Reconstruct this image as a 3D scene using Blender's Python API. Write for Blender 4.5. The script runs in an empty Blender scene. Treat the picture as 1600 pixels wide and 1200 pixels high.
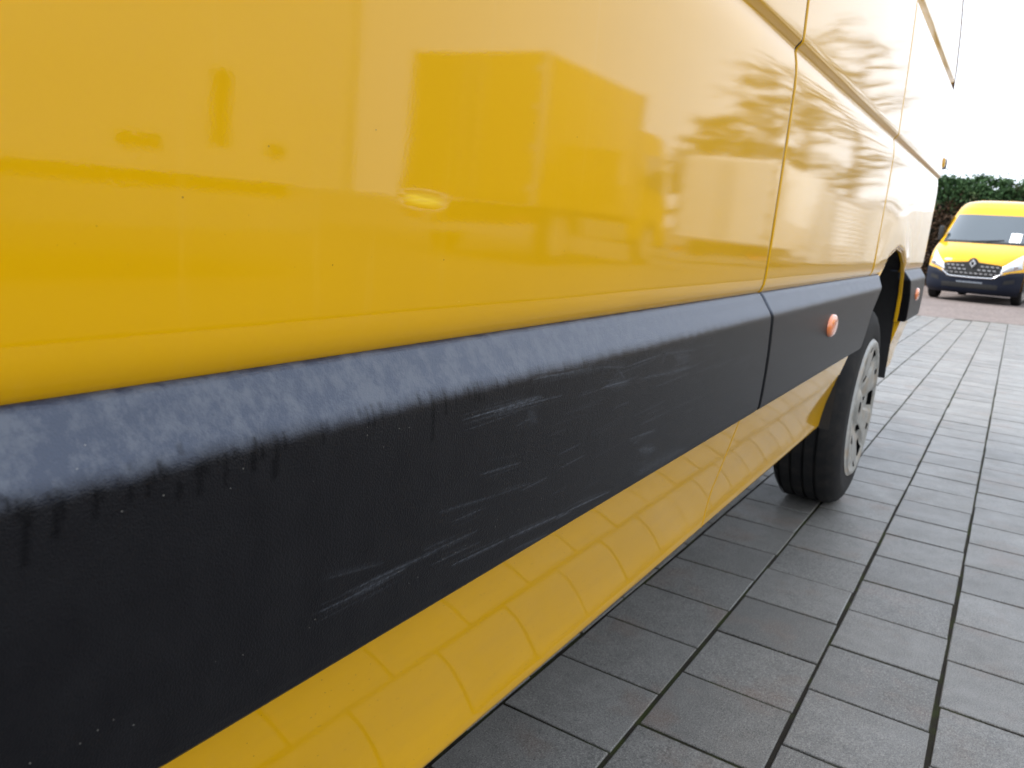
import bpy, bmesh, math, random
import numpy as np
from mathutils import Matrix, Vector, noise as mnoise

random.seed(7); rng = np.random.default_rng(7)
sc = bpy.context.scene
COL = sc.collection

# ------------------------------------------------------------------ camera
F = 1205.0                       # focal length in photo pixels (1600 wide)
CAM = np.array([0.33, 0.0, 0.85])
def _n(v): return v / np.linalg.norm(v)
_y = _n(np.array([792.0, 186.0, F]))           # along the van, in camera axes
_l = _n(np.array([-1890.0, 391.0, F]))
_x = -_n(_l - (_l @ _y) * _y)
_z = np.cross(_y, _x); _z = _z if _z[1] > 0 else -_z
RC = np.stack([_x, _y, _z])                    # world = RC @ camera axes
cam_d = bpy.data.cameras.new('camera')
cam = bpy.data.objects.new('camera', cam_d); COL.objects.link(cam)
m = Matrix.Identity(4)
for i in range(3):
    m[i][0] = RC[i, 0]; m[i][1] = RC[i, 1]; m[i][2] = -RC[i, 2]; m[i][3] = CAM[i]
cam.matrix_world = m
cam_d.sensor_width = 36; cam_d.lens = F / 1600 * 36
cam_d.clip_start = 0.02; cam_d.clip_end = 2000
cam_d.dof.use_dof = True; cam_d.dof.focus_distance = 0.62; cam_d.dof.aperture_fstop = 15
sc.camera = cam

# ------------------------------------------------------------------ sky, sun, exposure
SUN_AZ, SUN_EL = math.radians(205), math.radians(48)   # azimuth measured from +X, counter-clockwise
sdir = Vector((math.cos(SUN_AZ) * math.cos(SUN_EL), math.sin(SUN_AZ) * math.cos(SUN_EL), math.sin(SUN_EL)))
w = bpy.data.worlds.new('World'); sc.world = w; w.use_nodes = True
nt = w.node_tree; nt.nodes.clear()
sky = nt.nodes.new('ShaderNodeTexSky'); sky.sky_type = 'NISHITA'; sky.sun_disc = False
sky.sun_elevation = SUN_EL; sky.sun_rotation = math.pi / 2 - SUN_AZ
sky.air_density = 1.0; sky.dust_density = 4.0; sky.ozone_density = 1.0
mixw = nt.nodes.new('ShaderNodeMix'); mixw.data_type = 'RGBA'
mixw.inputs[0].default_value = 0.86
nt.links.new(sky.outputs[0], mixw.inputs[6]); mixw.inputs[7].default_value = (8.2, 8.9, 10.0, 1)  # even cloud layer
bg = nt.nodes.new('ShaderNodeBackground'); bg.inputs[1].default_value = 0.10
wo = nt.nodes.new('ShaderNodeOutputWorld')
nt.links.new(mixw.outputs[2], bg.inputs[0]); nt.links.new(bg.outputs[0], wo.inputs[0])
sl = bpy.data.lights.new('sun', 'SUN'); sl.energy = 1.5; sl.angle = math.radians(25); sl.color = (1, 0.97, 0.92)
so = bpy.data.objects.new('sun', sl); COL.objects.link(so)
so.rotation_euler = (-sdir).to_track_quat('-Z', 'Y').to_euler(); so.location = (0, 0, 30)
vs = sc.view_settings
vs.view_transform = 'Standard'; vs.look = 'None'; vs.gamma = 1; vs.use_curve_mapping = False
vs.exposure = 1.3
sc.cycles.max_bounces = 8; sc.cycles.glossy_bounces = 4; sc.cycles.diffuse_bounces = 4
sc.cycles.sample_clamp_indirect = 6

# ------------------------------------------------------------------ helpers
def lin(c):
    c = np.asarray(c, float) / 255
    return tuple(np.where(c < .04045, c / 12.92, ((c + .055) / 1.055) ** 2.4)) + (1,)

class NT:
    def __init__(self, name):
        self.m = bpy.data.materials.new(name); self.m.use_nodes = True
        self.t = self.m.node_tree; self.b = self.t.nodes['Principled BSDF']
    def n(self, typ, **kw):
        o = self.t.nodes.new('ShaderNode' + typ)
        for k, v in kw.items(): setattr(o, k, v)
        return o
    def l(self, a, b): self.t.links.new(a, b)
    def coords(self):
        if not hasattr(self, '_c'): self._c = self.n('TexCoord').outputs['Object']
        return self._c
    def mapped(self, scale=(1, 1, 1), src=None):
        mp = self.n('Mapping'); mp.inputs['Scale'].default_value = scale
        self.l(src or self.coords(), mp.inputs[0]); return mp.outputs[0]
    def noise(self, scale, detail=3, rough=.55, src=None):
        o = self.n('TexNoise'); o.inputs['Scale'].default_value = scale
        o.inputs['Detail'].default_value = detail; o.inputs['Roughness'].default_value = rough
        self.l(src or self.coords(), o.inputs['Vector']); return o.outputs['Fac']
    def ramp(self, fac, a, b, va=0., vb=1.):
        o = self.n('MapRange'); o.inputs[1].default_value = a; o.inputs[2].default_value = b
        o.inputs[3].default_value = va; o.inputs[4].default_value = vb; self.l(fac, o.inputs[0]); return o.outputs[0]
    def math(self, op, a, b=None):
        o = self.n('Math', operation=op)
        for i, v in enumerate((a, b)):
            if v is None: continue
            if isinstance(v, (int, float)): o.inputs[i].default_value = v
            else: self.l(v, o.inputs[i])
        return o.outputs[0]
    def mix(self, fac, a, b):
        o = self.n('Mix', data_type='RGBA')
        for i, v in ((0, fac), (6, a), (7, b)):
            if isinstance(v, (int, float)): o.inputs[i].default_value = v
            elif isinstance(v, tuple): o.inputs[i].default_value = v if len(v) == 4 else v + (1,)
            else: self.l(v, o.inputs[i])
        return o.outputs[2]
    def attr(self, name): return self.n('Attribute', attribute_name=name).outputs['Fac']
    def set(self, **kw):
        nm = dict(color='Base Color', rough='Roughness', metal='Metallic', spec='Specular IOR Level', coat='Coat Weight',
                  coatr='Coat Roughness', trans='Transmission Weight', ior='IOR', normal='Normal', sub='Subsurface Weight')
        for k, v in kw.items():
            s = self.b.inputs[nm[k]]
            if isinstance(v, (int, float)): s.default_value = v
            elif isinstance(v, tuple): s.default_value = v if len(v) == 4 else v + (1,)
            else: self.l(v, s)
        return self
    def bump(self, h, strength, dist):
        o = self.n('Bump'); o.inputs['Strength'].default_value = strength; o.inputs['Distance'].default_value = dist
        self.l(h, o.inputs['Height']); self.l(o.outputs[0], self.b.inputs['Normal']); return self

def simple(name, color, rough=.5, metal=0., coat=0., var=.12, scale=30, bump=0.):
    t = NT(name); nz = t.noise(scale, 4)
    c2 = tuple(np.clip(np.array(color) * (1 - 2 * var), 0, 1)); c1 = tuple(np.clip(np.array(color) * (1 + var), 0, 1))
    t.set(color=t.mix(t.ramp(nz, .3, .7), c2, c1), rough=t.ramp(nz, .3, .7, rough * .85, min(1, rough * 1.15)), metal=metal, coat=coat, coatr=.03)
    if bump: t.bump(nz, 1, bump)
    return t.m

def mesh_obj(name, verts, faces, mat, parent=None, smooth=False):
    me = bpy.data.meshes.new(name); me.from_pydata([tuple(map(float, v)) for v in verts], [], [tuple(map(int, f)) for f in faces])
    if smooth: me.polygons.foreach_set('use_smooth', np.ones(len(me.polygons), bool))
    me.update(); me.materials.append(mat)
    o = bpy.data.objects.new(name, me); COL.objects.link(o)
    if parent: o.parent = parent
    return o

def grid_obj(name, P, mat, parent=None, smooth=True, flip=False, closeu=False, keep=None, attrs=None):
    """P: (nu, nv, 3) array of points, one quad per cell"""
    P = np.asarray(P, float); nu, nv, _ = P.shape
    iu = np.arange(nu if closeu else nu - 1); jv = np.arange(nv - 1)
    I, J = np.meshgrid(iu, jv, indexing='ij'); I2 = (I + 1) % nu
    q = np.stack([I * nv + J, I2 * nv + J, I2 * nv + J + 1, I * nv + J + 1], -1)
    if keep is not None: q = q[keep]
    q = q.reshape(-1, 4)
    if flip: q = q[:, ::-1]
    V = P.reshape(-1, 3)
    if keep is not None:                      # drop the points inside the openings
        used = np.unique(q); remap = np.zeros(len(V), int); remap[used] = np.arange(len(used)); V = V[used]; q = remap[q]
    me = bpy.data.meshes.new(name)
    me.vertices.add(len(V)); me.vertices.foreach_set('co', V.reshape(-1).astype(np.float32))
    nf = len(q); me.loops.add(nf * 4); me.loops.foreach_set('vertex_index', q.reshape(-1).astype(np.int32))
    me.polygons.add(nf); me.polygons.foreach_set('loop_start', np.arange(0, nf * 4, 4, dtype=np.int32))
    me.polygons.foreach_set('use_smooth', np.full(nf, smooth))
    me.update(calc_edges=True); me.materials.append(mat)
    for k, v in (attrs or {}).items():
        a = me.attributes.new(k, 'FLOAT', 'POINT'); a.data.foreach_set('value', np.asarray(v, np.float32).reshape(-1))
    o = bpy.data.objects.new(name, me); COL.objects.link(o)
    if parent: o.parent = parent
    return o

def quads_obj(name, Q, mat, parent=None, attrs=None):
    """Q: (n, 4, 3) separate quads"""
    Q = np.asarray(Q, float); n = len(Q)
    me = bpy.data.meshes.new(name); me.vertices.add(n * 4); me.vertices.foreach_set('co', Q.reshape(-1).astype(np.float32))
    me.loops.add(n * 4); me.loops.foreach_set('vertex_index', np.arange(n * 4, dtype=np.int32))
    me.polygons.add(n); me.polygons.foreach_set('loop_start', np.arange(0, n * 4, 4, dtype=np.int32))
    me.update(calc_edges=True); me.materials.append(mat)
    o = bpy.data.objects.new(name, me); COL.objects.link(o)
    if parent: o.parent = parent
    return o

class BM:
    """boxes, tubes, lathes collected into one mesh"""
    def __init__(self): self.v = []; self.f = []
    def add(self, v, f):
        b = len(self.v); self.v += [tuple(x) for x in v]; self.f += [tuple(i + b for i in q) for q in f]; return self
    def box(self, lo, hi, bev=0.0):
        (x0, y0, z0), (x1, y1, z1) = lo, hi
        if bev <= 0:
            v = [(x, y, z) for z in (z0, z1) for y in (y0, y1) for x in (x0, x1)]
            return self.add(v, [(0, 2, 3, 1), (4, 5, 7, 6), (0, 1, 5, 4), (2, 6, 7, 3), (0, 4, 6, 2), (1, 3, 7, 5)])
        bm = bmesh.new(); bmesh.ops.create_cube(bm, size=1)
        for q in bm.verts: q.co = ((x0 + x1) / 2 + q.co.x * (x1 - x0), (y0 + y1) / 2 + q.co.y * (y1 - y0), (z0 + z1) / 2 + q.co.z * (z1 - z0))
        bmesh.ops.bevel(bm, geom=list(bm.edges), offset=bev, segments=2, affect='EDGES', profile=.6)
        bm.verts.index_update()
        self.add([q.co[:] for q in bm.verts], [[q.index for q in f.verts] for f in bm.faces]); bm.free(); return self
    def tube(self, pts, rad, n=8, cap=True):
        pts = [Vector(p) for p in pts]; rad = rad if isinstance(rad, (list, tuple)) else [rad] * len(pts)
        v = []; f = []
        for i, p in enumerate(pts):
            t = (pts[min(i + 1, len(pts) - 1)] - pts[max(i - 1, 0)]).normalized()
            a = t.orthogonal().normalized() if i == 0 else (a - t * a.dot(t)).normalized(); b = t.cross(a)
            for k in range(n):
                an = 2 * math.pi * k / n; v.append(p + (a * math.cos(an) + b * math.sin(an)) * rad[i])
        for i in range(len(pts) - 1):
            for k in range(n): f.append((i * n + k, i * n + (k + 1) % n, (i + 1) * n + (k + 1) % n, (i + 1) * n + k))
        if cap: f += [tuple(range(n))[::-1], tuple(range((len(pts) - 1) * n, len(pts) * n))]
        return self.add(v, f)
    def lathe(self, prof, n=48, c=(0, 0, 0)):
        """profile of (x, r) revolved about the x axis through c"""
        v = []; f = []; k = len(prof)
        for i in range(n):
            a = 2 * math.pi * i / n
            for x, r in prof: v.append((c[0] + x, c[1] + r * math.cos(a), c[2] + r * math.sin(a)))
        for i in range(n):
            for j in range(k - 1): f.append((i * k + j, i * k + j + 1, ((i + 1) % n) * k + j + 1, ((i + 1) % n) * k + j))
        return self.add(v, f)
    def build(self, name, mat, parent=None, smooth=False): return mesh_obj(name, self.v, self.f, mat, parent, smooth)

def smooth_by_angle(o, deg=40):
    me = o.data; me.polygons.foreach_set('use_smooth', np.ones(len(me.polygons), bool))
    bm = bmesh.new(); bm.from_mesh(me)
    for e in bm.edges:
        if len(e.link_faces) == 2 and e.calc_face_angle(0) > math.radians(deg): e.smooth = False
    bm.to_mesh(me); bm.free(); return o

def empty(name, label, cat, loc=(0, 0, 0), rz=0., group=None):
    o = bpy.data.objects.new(name, None); o.empty_display_size = .2; COL.objects.link(o)
    o.location = loc; o.rotation_euler = (0, 0, rz); tag(o, label, cat, group); return o
def tag(o, label, cat, group=None):
    o['label'] = label; o['category'] = cat
    if group: o['group'] = group
    return o
def kind(o, k): o['kind'] = k; return o

# ------------------------------------------------------------------ materials
def paint(name, col, specks=True, dirt=0.0, ior=1.46, cr=(.012, .035)):
    t = NT(name)
    n1 = t.noise(3.0, 3); base = t.mix(t.ramp(n1, .3, .7), tuple(np.array(col) * .97), tuple(np.array(col) * 1.03))
    if specks:
        v = t.n('TexVoronoi'); v.inputs['Scale'].default_value = 48; t.l(t.coords(), v.inputs['Vector'])
        dot = t.math('LESS_THAN', v.outputs['Distance'], .026)
        sel = t.n('SeparateColor'); t.l(v.outputs['Color'], sel.inputs[0])
        dk = t.math('MULTIPLY', dot, t.math('LESS_THAN', sel.outputs[0], .16))
        lt = t.math('MULTIPLY', dot, t.math('GREATER_THAN', sel.outputs[0], .95))
        base = t.mix(t.math('MULTIPLY', dk, .75), base, (.10, .045, .008)); base = t.mix(t.math('MULTIPLY', lt, .6), base, (.9, .62, .12))
        v2 = t.n('TexVoronoi'); v2.inputs['Scale'].default_value = 150; t.l(t.coords(), v2.inputs['Vector'])
        s2 = t.n('SeparateColor'); t.l(v2.outputs['Color'], s2.inputs[0])
        d2 = t.math('MULTIPLY', t.math('LESS_THAN', v2.outputs['Distance'], .05), t.math('LESS_THAN', s2.outputs[0], .1))
        base = t.mix(t.math('MULTIPLY', d2, .35), base, (.2, .1, .01))
        # faint dried rain runs
        run = t.ramp(t.noise(1, 4, .6, t.mapped((90, 90, 4))), .58, .80, 0, .045)
        base = t.mix(run, base, (.80, .56, .16))
    if dirt:
        film = t.ramp(t.noise(1, 5, .65, t.mapped((30, 9, 40))), .48, .75, 0, .16 * dirt / .5)
        base = t.mix(film, base, (.16, .11, .05))
        v3 = t.n('TexVoronoi'); v3.inputs['Scale'].default_value = 260; t.l(t.coords(), v3.inputs['Vector'])
        s3 = t.n('SeparateColor'); t.l(v3.outputs['Color'], s3.inputs[0])
        base = t.mix(t.math('MULTIPLY', t.math('LESS_THAN', v3.outputs['Distance'], .12), t.math('LESS_THAN', s3.outputs[0], .08)), base, (.12, .07, .02))
    sc_ = t.attr('scuff')
    base = t.mix(sc_, base, (.86, .58, .045))
    t.b.inputs['Coat IOR'].default_value = ior
    t.set(color=base, rough=t.ramp(sc_, 0, 1, .38, .55), spec=.02, coat=t.ramp(sc_, 0, 1, 1, .35), coatr=t.ramp(t.noise(14, 4), .4, .75, *cr))
    if specks:
        op = t.noise(420, 2)
        b = t.n('Bump'); b.inputs['Strength'].default_value = .035; b.inputs['Distance'].default_value = .0004
        t.l(op, b.inputs['Height']); t.l(b.outputs[0], t.b.inputs['Coat Normal'])
    return t.m
YEL = (.672, .356, .0004)
M = {}
M['yellow'] = paint('yellow_paint', YEL, ior=1.37, cr=(.025, .05))
M['yellow_sill'] = paint('yellow_sill_paint', YEL, ior=1.27, cr=(.03, .06), dirt=.2)
M['yellow_far'] = paint('yellow_paint_far', (.71, .375, .010), False)
M['truck_yellow'] = paint('truck_yellow_paint', (.55, .31, .008), False)
M['white'] = paint('white_paint', (.78, .78, .76), False)
M['black'] = simple('underbody_black', (.012, .012, .012), .8)
t = NT('tyre_rubber'); t.set(color=t.mix(t.ramp(t.noise(25, 5, .65), .45, .75, 0, .5), (.0075, .0075, .008), (.035, .030, .024)), rough=.78, spec=.3); t.bump(t.noise(160, 3), .6, .001); M['rubber'] = t.m
M['liner'] = simple('liner_plastic', (.014, .013, .013), .75)
M['seal'] = simple('seal_rubber', (.012, .012, .012), .6)
M['bumper'] = simple('bumper_plastic', (.007, .010, .020), .55, bump=.0002, scale=300)
M['bumper'].node_tree.nodes['Principled BSDF'].inputs['Specular IOR Level'].default_value = .18
M['chrome'] = simple('chrome', (.75, .76, .78), .14, metal=1., var=.03)
M['alu'] = simple('aluminium', (.55, .56, .57), .35, metal=1.)
M['glass'] = NT('dark_glass').set(color=(.035, .050, .060), rough=.03, spec=.7, coat=1).m
M['lamp'] = NT('headlamp_glass').set(color=(.62, .66, .70), rough=.12, spec=.8, coat=1, metal=.35).m
M['paper'] = simple('paper', (.82, .84, .84), .7, var=.02)
M['red_lens'] = NT('red_lens').set(color=(.35, .012, .008), rough=.1, coat=1).m
t = NT('amber_lens'); t.set(color=t.mix(t.ramp(t.noise(300, 2), .35, .65), (.80, .19, .04), (.88, .26, .08)), rough=.18, coat=1, sub=.0); M['amber'] = t.m
M['seam_shade'] = simple('seam_shade_strip', (.035, .018, .006), .7)
t = NT('wheel_cover_grey'); nz = t.noise(40, 4); rust = t.ramp(t.noise(18, 5, .65), .48, .70, 0, .6)
t.set(color=t.mix(rust, t.mix(t.ramp(nz, .35, .65), (.225, .22, .20), (.30, .295, .27)), (.34, .25, .16)), rough=.38, spec=.5, metal=.1); M['cover'] = t.m

# moulding plastic: dark grey grained plastic, weathered; attributes: 'wet' drips, 'scratch' scuffs, 'top' upper slope, weathering plus painted blue sky reflection
t = NT('moulding_plastic')
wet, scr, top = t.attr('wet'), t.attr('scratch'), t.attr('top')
big = t.noise(1, 4, .6, t.mapped((40, 40, 26)))
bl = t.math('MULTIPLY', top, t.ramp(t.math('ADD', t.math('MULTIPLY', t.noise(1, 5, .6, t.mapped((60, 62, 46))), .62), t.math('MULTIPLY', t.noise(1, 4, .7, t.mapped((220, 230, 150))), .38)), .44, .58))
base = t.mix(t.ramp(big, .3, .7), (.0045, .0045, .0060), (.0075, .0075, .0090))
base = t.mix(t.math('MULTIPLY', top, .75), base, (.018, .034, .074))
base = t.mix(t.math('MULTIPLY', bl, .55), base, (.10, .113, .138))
v = t.n('TexVoronoi'); v.inputs['Scale'].default_value = 170; t.l(t.coords(), v.inputs['Vector'])
sel = t.n('SeparateColor'); t.l(v.outputs['Color'], sel.inputs[0])
dust = t.math('MULTIPLY', t.math('LESS_THAN', v.outputs['Distance'], .08), t.math('LESS_THAN', sel.outputs[0], .045))
base = t.mix(t.math('MULTIPLY', dust, .35), base, (.30, .29, .26))
base = t.mix(t.math('MINIMUM', scr, 1.), base, (.36, .40, .47))
base = t.mix(t.math('MULTIPLY', wet, .97), base, (.0020, .0020, .0024))
rr = t.math('ADD', t.math('MULTIPLY', bl, .10), .36)
rr = t.math('ADD', rr, t.math('MULTIPLY', scr, .25)); rr = t.math('SUBTRACT', rr, t.math('MULTIPLY', wet, .12))
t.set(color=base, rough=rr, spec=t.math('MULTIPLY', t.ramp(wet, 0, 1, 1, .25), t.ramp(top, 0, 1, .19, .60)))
vg = t.n('TexVoronoi'); vg.inputs['Scale'].default_value = 760; t.l(t.coords(), vg.inputs['Vector'])
t.bump(vg.outputs['Distance'], .38, .0006); M['mould'] = t.m

# concrete pavers
t = NT('paver_concrete')
ri = t.n('ObjectInfo').outputs['Random']; isl = t.n('NewGeometry').outputs['Random Per Island']
rnd = t.math('FRACT', t.math('ADD', ri, isl))
geo = t.n('NewGeometry').outputs['Position']
fine = t.noise(430, 2, .8, geo); mid = t.noise(26, 5, .6, geo); blot = t.noise(5.5, 4, .6, geo)
c = t.mix(rnd, (.118, .115, .107), (.190, .185, .173))
c = t.mix(t.ramp(mid, .35, .7, 0, .55), c, (.078, .077, .073)); c = t.mix(t.ramp(blot, .54, .70, 0, .7), c, (.150, .105, .082))
c = t.mix(t.ramp(fine, .55, .63, 0, .9), c, (.30, .29, .27)); c = t.mix(t.ramp(fine, .45, .37, 0, .9), c, (.030, .028, .026))
c = t.mix(t.ramp(t.noise(60, 3, .6, geo), .66, .74, 0, .5), c, (.045, .045, .05))
t.set(color=c, rough=t.ramp(t.noise(9, 4, .6, geo), .35, .7, .45, .60), spec=.4)
t.bump(fine, .5, .0012)
t.set(coat=t.ramp(t.noise(4, 4, .6, geo), .35, .7, .16, .42), coatr=.30); M['paver'] = t.m
t = NT('joint_sand'); geo = t.n('NewGeometry').outputs['Position']
moss = t.ramp(t.noise(11, 5, .65, geo), .46, .60)
t.set(color=t.mix(moss, t.mix(t.noise(300, 3, .6, geo), (.007, .006, .005), (.036, .030, .022)), (.030, .036, .010)), rough=.9, spec=.2)
t.bump(t.noise(350, 3, .6, geo), .8, .004); M['joint'] = t.m
t = NT('yard_gravel'); geo = t.n('NewGeometry').outputs['Position']
g1 = t.noise(22, 4, .7, geo); g2 = t.noise(.8, 4, .6, geo)
t.set(color=t.mix(t.ramp(g2, .3, .7), t.mix(t.ramp(g1, .35, .65), (.125, .098, .088), (.27, .222, .20)), t.mix(t.ramp(g1, .35, .65), (.095, .075, .066), (.22, .18, .163))), rough=.8, spec=.3)
t.bump(g1, .7, .02); M['gravel'] = t.m
def leafmat(name, a, b, brown=(.10, .06, .03), br=.15):
    t = NT(name); r = t.n('NewGeometry').outputs['Random Per Island']; g = t.n('NewGeometry').outputs['Position']
    c = t.mix(t.math('FRACT', t.math('MULTIPLY', r, 7.3)), a, b); c = t.mix(t.ramp(t.noise(.9, 3, .6, g), .62 - br, .75 - br, 0, .9), c, brown)
    t.set(color=c, rough=.6, spec=.25); return t.m
M['hedge'] = leafmat('hedge_leaf', (.020, .050, .018), (.055, .115, .036), (.10, .05, .028), .02)
M['needle'] = leafmat('cedar_needle', (.018, .032, .018), (.045, .065, .030), (.07, .045, .02), .12)
M['bark'] = simple('bark', (.07, .05, .035), .9, var=.3, scale=12, bump=.02)

# ------------------------------------------------------------------ ground
gy = np.array([-250, -60, -6, 13.0, 13.5, 16, 19, 21, 26, 60, 120, 400.])
gz = np.array([-.045, -.045, -.045, -.045, -.02, -.02, -.02, -.02, -.02, -.02, -.02, -.02])
gx = np.array([-250, -60, -12, -4, 0, 4, 8, 12, 60, 250.])
P = np.zeros((len(gx), len(gy), 3)); P[..., 0] = gx[:, None]; P[..., 1] = gy[None]; P[..., 2] = gz[None]
kind(grid_obj('ground', P, M['gravel'], smooth=True), 'structure')

PX, PY = .2215, .2132
XL, XR, YB = -3.4, 2.3, -4.0
def edgeY(x): return 13.40 + .30 * (x - .33)
bed = mesh_obj('paving', [(XL, YB, -.0030), (XR, YB, -.0030), (XR, edgeY(XR), -.0030), (XL, edgeY(XL), -.0030),
                          (XL, YB, -.06), (XR, YB, -.06), (XR, edgeY(XR), -.06), (XL, edgeY(XL), -.06)],
               [(0, 1, 2, 3), (0, 4, 5, 1), (1, 5, 6, 2), (2, 6, 7, 3), (3, 7, 4, 0)], M['joint'])
kind(bed, 'structure')
def slab(wx, wy, hz=.05, c=.0018):
    a, b = wx / 2, wy / 2
    v = []
    for (x, y, z) in ((a, b, -hz), (a, b, -c), (a - c, b - c, 0)):
        v += [(-x, -y, z), (x, -y, z), (x, y, z), (-x, y, z)]
    f = [(8, 9, 10, 11)]
    for r in (0, 4):
        for k in range(4): f.append((r + k, r + (k + 1) % 4, r + 4 + (k + 1) % 4, r + 4 + k))
    return v, f
variants = []
for k in range(6):
    v, f = slab(PX - .0070 - .0010 * (k % 3), PY - .0062 - .0010 * (k // 3))
    # slightly worn corners and uneven arrises
    v = [(x + random.uniform(-.0007, .0007) * (i >= 4), y + random.uniform(-.0005, .0005) * (i >= 4), z - (random.uniform(0, .0012) if i >= 8 else 0)) for i, (x, y, z) in enumerate(v)]
    me = bpy.data.meshes.new('paver'); me.from_pydata(v, [], f); me.update(); me.materials.append(M['paver']); variants.append((me, v, f))
cells = []
i0 = int(math.floor((XL - .122) / PX)) + 1; i1 = int(math.floor((XR - .122) / PX))
for i in range(i0, i1):
    xc = .122 + (i + .5) * PX                       # column i = 0 lies just right of the joint at x = .122
    off = 1.296 if i % 2 == 0 else 1.296 + PY / 2
    j = math.ceil((YB - off) / PY)
    while True:
        yc = off + (j + .5) * PY; j += 1
        if yc + PY / 2 > edgeY(xc) - .02: break
        cells.append((xc, yc))
def to_px(p):
    q = RC.T @ (np.array(p) - CAM); return (800 + F * q[0] / q[2], 600 - F * q[1] / q[2], q[2]) if q[2] > .05 else (-1e5, 0, -1)
def seen(c):
    u, v_, z_ = to_px((c[0], c[1], 0)); 
    if z_ < 0 or u < 560 or u > 1760 or v_ > 1420 or v_ < 400: return 1e6
    if c[0] < -.95: return 1e5
    return z_ * (1 + .25 * max(0, -c[0] - .45))
cells.sort(key=seen)
sv, sf = BM(), None
for n, (xc, yc) in enumerate(cells):
    me, v, f = variants[random.randrange(6)]
    rz, tx, ty = random.gauss(0, .0035), random.gauss(0, .0022), random.gauss(0, .0022)
    dz = random.uniform(-.0006, .0012); ox = random.gauss(0, .0008)
    if n < 300:
        o = bpy.data.objects.new('paver', me); COL.objects.link(o); o.parent = bed
        o.location = (xc + ox, yc, dz); o.rotation_euler = (tx, ty, rz)
    else:
        R = Matrix.Rotation(rz, 3, 'Z') @ Matrix.Rotation(ty, 3, 'Y') @ Matrix.Rotation(tx, 3, 'X')
        sv.add([R @ Vector(q) + Vector((xc + ox, yc, dz)) for q in v], f)
kind(sv.build('pavers', M['paver'], bed), 'stuff')

t = NT('lane_asphalt'); geo = t.n('NewGeometry').outputs['Position']; a1 = t.noise(60, 4, .7, geo); a2 = t.noise(.6, 5, .6, geo)
t.set(color=t.mix(t.ramp(a1, .35, .65), t.mix(t.ramp(a2, .35, .65), (.062, .060, .057), (.090, .086, .080)), (.135, .128, .118)), rough=.85, spec=.15); t.bump(a1, .5, .006)
P = np.zeros((6, 12, 3)); P[..., 0] = np.linspace(2.31, 14, 6)[:, None]; P[..., 1] = np.linspace(-30, 62, 12)[None]; P[..., 2] = -.012
kind(grid_obj('driveway', P, t.m), 'structure')

# ------------------------------------------------------------------ the near van (local axes: x out of its side, y towards its rear, z up)
d, h = CAM[0], CAM[2]
yv = _n(RC @ np.array([792.0, 204.0, F])); xv = _n(np.cross(yv, [0, 0, 1.])); zv = np.cross(xv, yv)
RV = np.stack([xv, yv, zv])                 # van = RV @ world
KV = .967                                   # size of the van against the paving
org = CAM + KV * (RV.T @ np.array([-d, 0, -h]))
van = empty('delivery_van', 'large yellow panel van with dark scratched side moulding parked close on the left', 'van')
mm = Matrix.Identity(4)
for i in range(3):
    for j in range(3): mm[i][j] = RV[j, i] * KV
    mm[i][3] = org[i]
van.matrix_world = mm
def on_side(px, py, x=0.0):
    """point of the van's side plane that lies on a ray of the photograph (used to lay out wear marks at their real place)"""
    w_ = RV @ (RC @ np.array([px - 800.0, 600.0 - py, F])); t_ = (x - d) / w_[0]; return np.array([w_[1] * t_, w_[2] * t_ + h])

YS1, YS2, YR = 1.335, 2.50, 3.935            # panel seams, start of the rear corner
PROF = np.array([(.7480, -.048), (.7495, -.0380), (.7530, -.0310), (.7590, -.0260), (.7690, -.0226), (.783, -.0210), (.805, -.0202), (.86, -.0190), (.95, -.0173), (1.04, -.0160),
    (1.085, -.0158), (1.105, -.0165), (1.120, -.0182), (1.132, -.0205), (1.139, -.0222), (1.1425, -.0222), (1.146, -.0205), (1.152, -.0145), (1.155, -.0128), (1.160, -.0122),
    (1.18, -.0125), (1.30, -.0145), (1.45, -.0185), (1.505, -.0205), (1.512, -.0225), (1.520, -.0300), (1.526, -.0345), (1.531, -.0352), (1.536, -.0340), (1.546, -.0262), (1.551, -.0250),
    (1.60, -.0265), (1.75, -.036), (1.90, -.050), (2.05, -.072), (2.18, -.107), (2.28, -.167), (2.34, -.252), (2.38, -.36)])
def dens(a, tol):
    out = [a[0]]
    for p, q in zip(a[:-1], a[1:]):
        k = max(1, int(math.ceil(abs(q[0] - p[0]) / tol)))
        out += [p + (q - p) * s / k for s in range(1, k + 1)]
    return np.array(out)
def wave(Y, Z, amp):
    s = np.sin(Y * 9.1 + Z * 3.0 + .4) * np.sin(Z * 13 + 1.1) + .6 * np.sin(Y * 17.3 - Z * 6 + 2.) * np.sin(Z * 21 + .3) + .8 * np.sin(Y * 4.3 + 1.0) * np.cos(Z * 7)
    return s * amp
def smoothstep(a, b, x):
    u = np.clip((x - a) / (b - a), 0, 1); return u * u * (3 - 2 * u)
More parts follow.
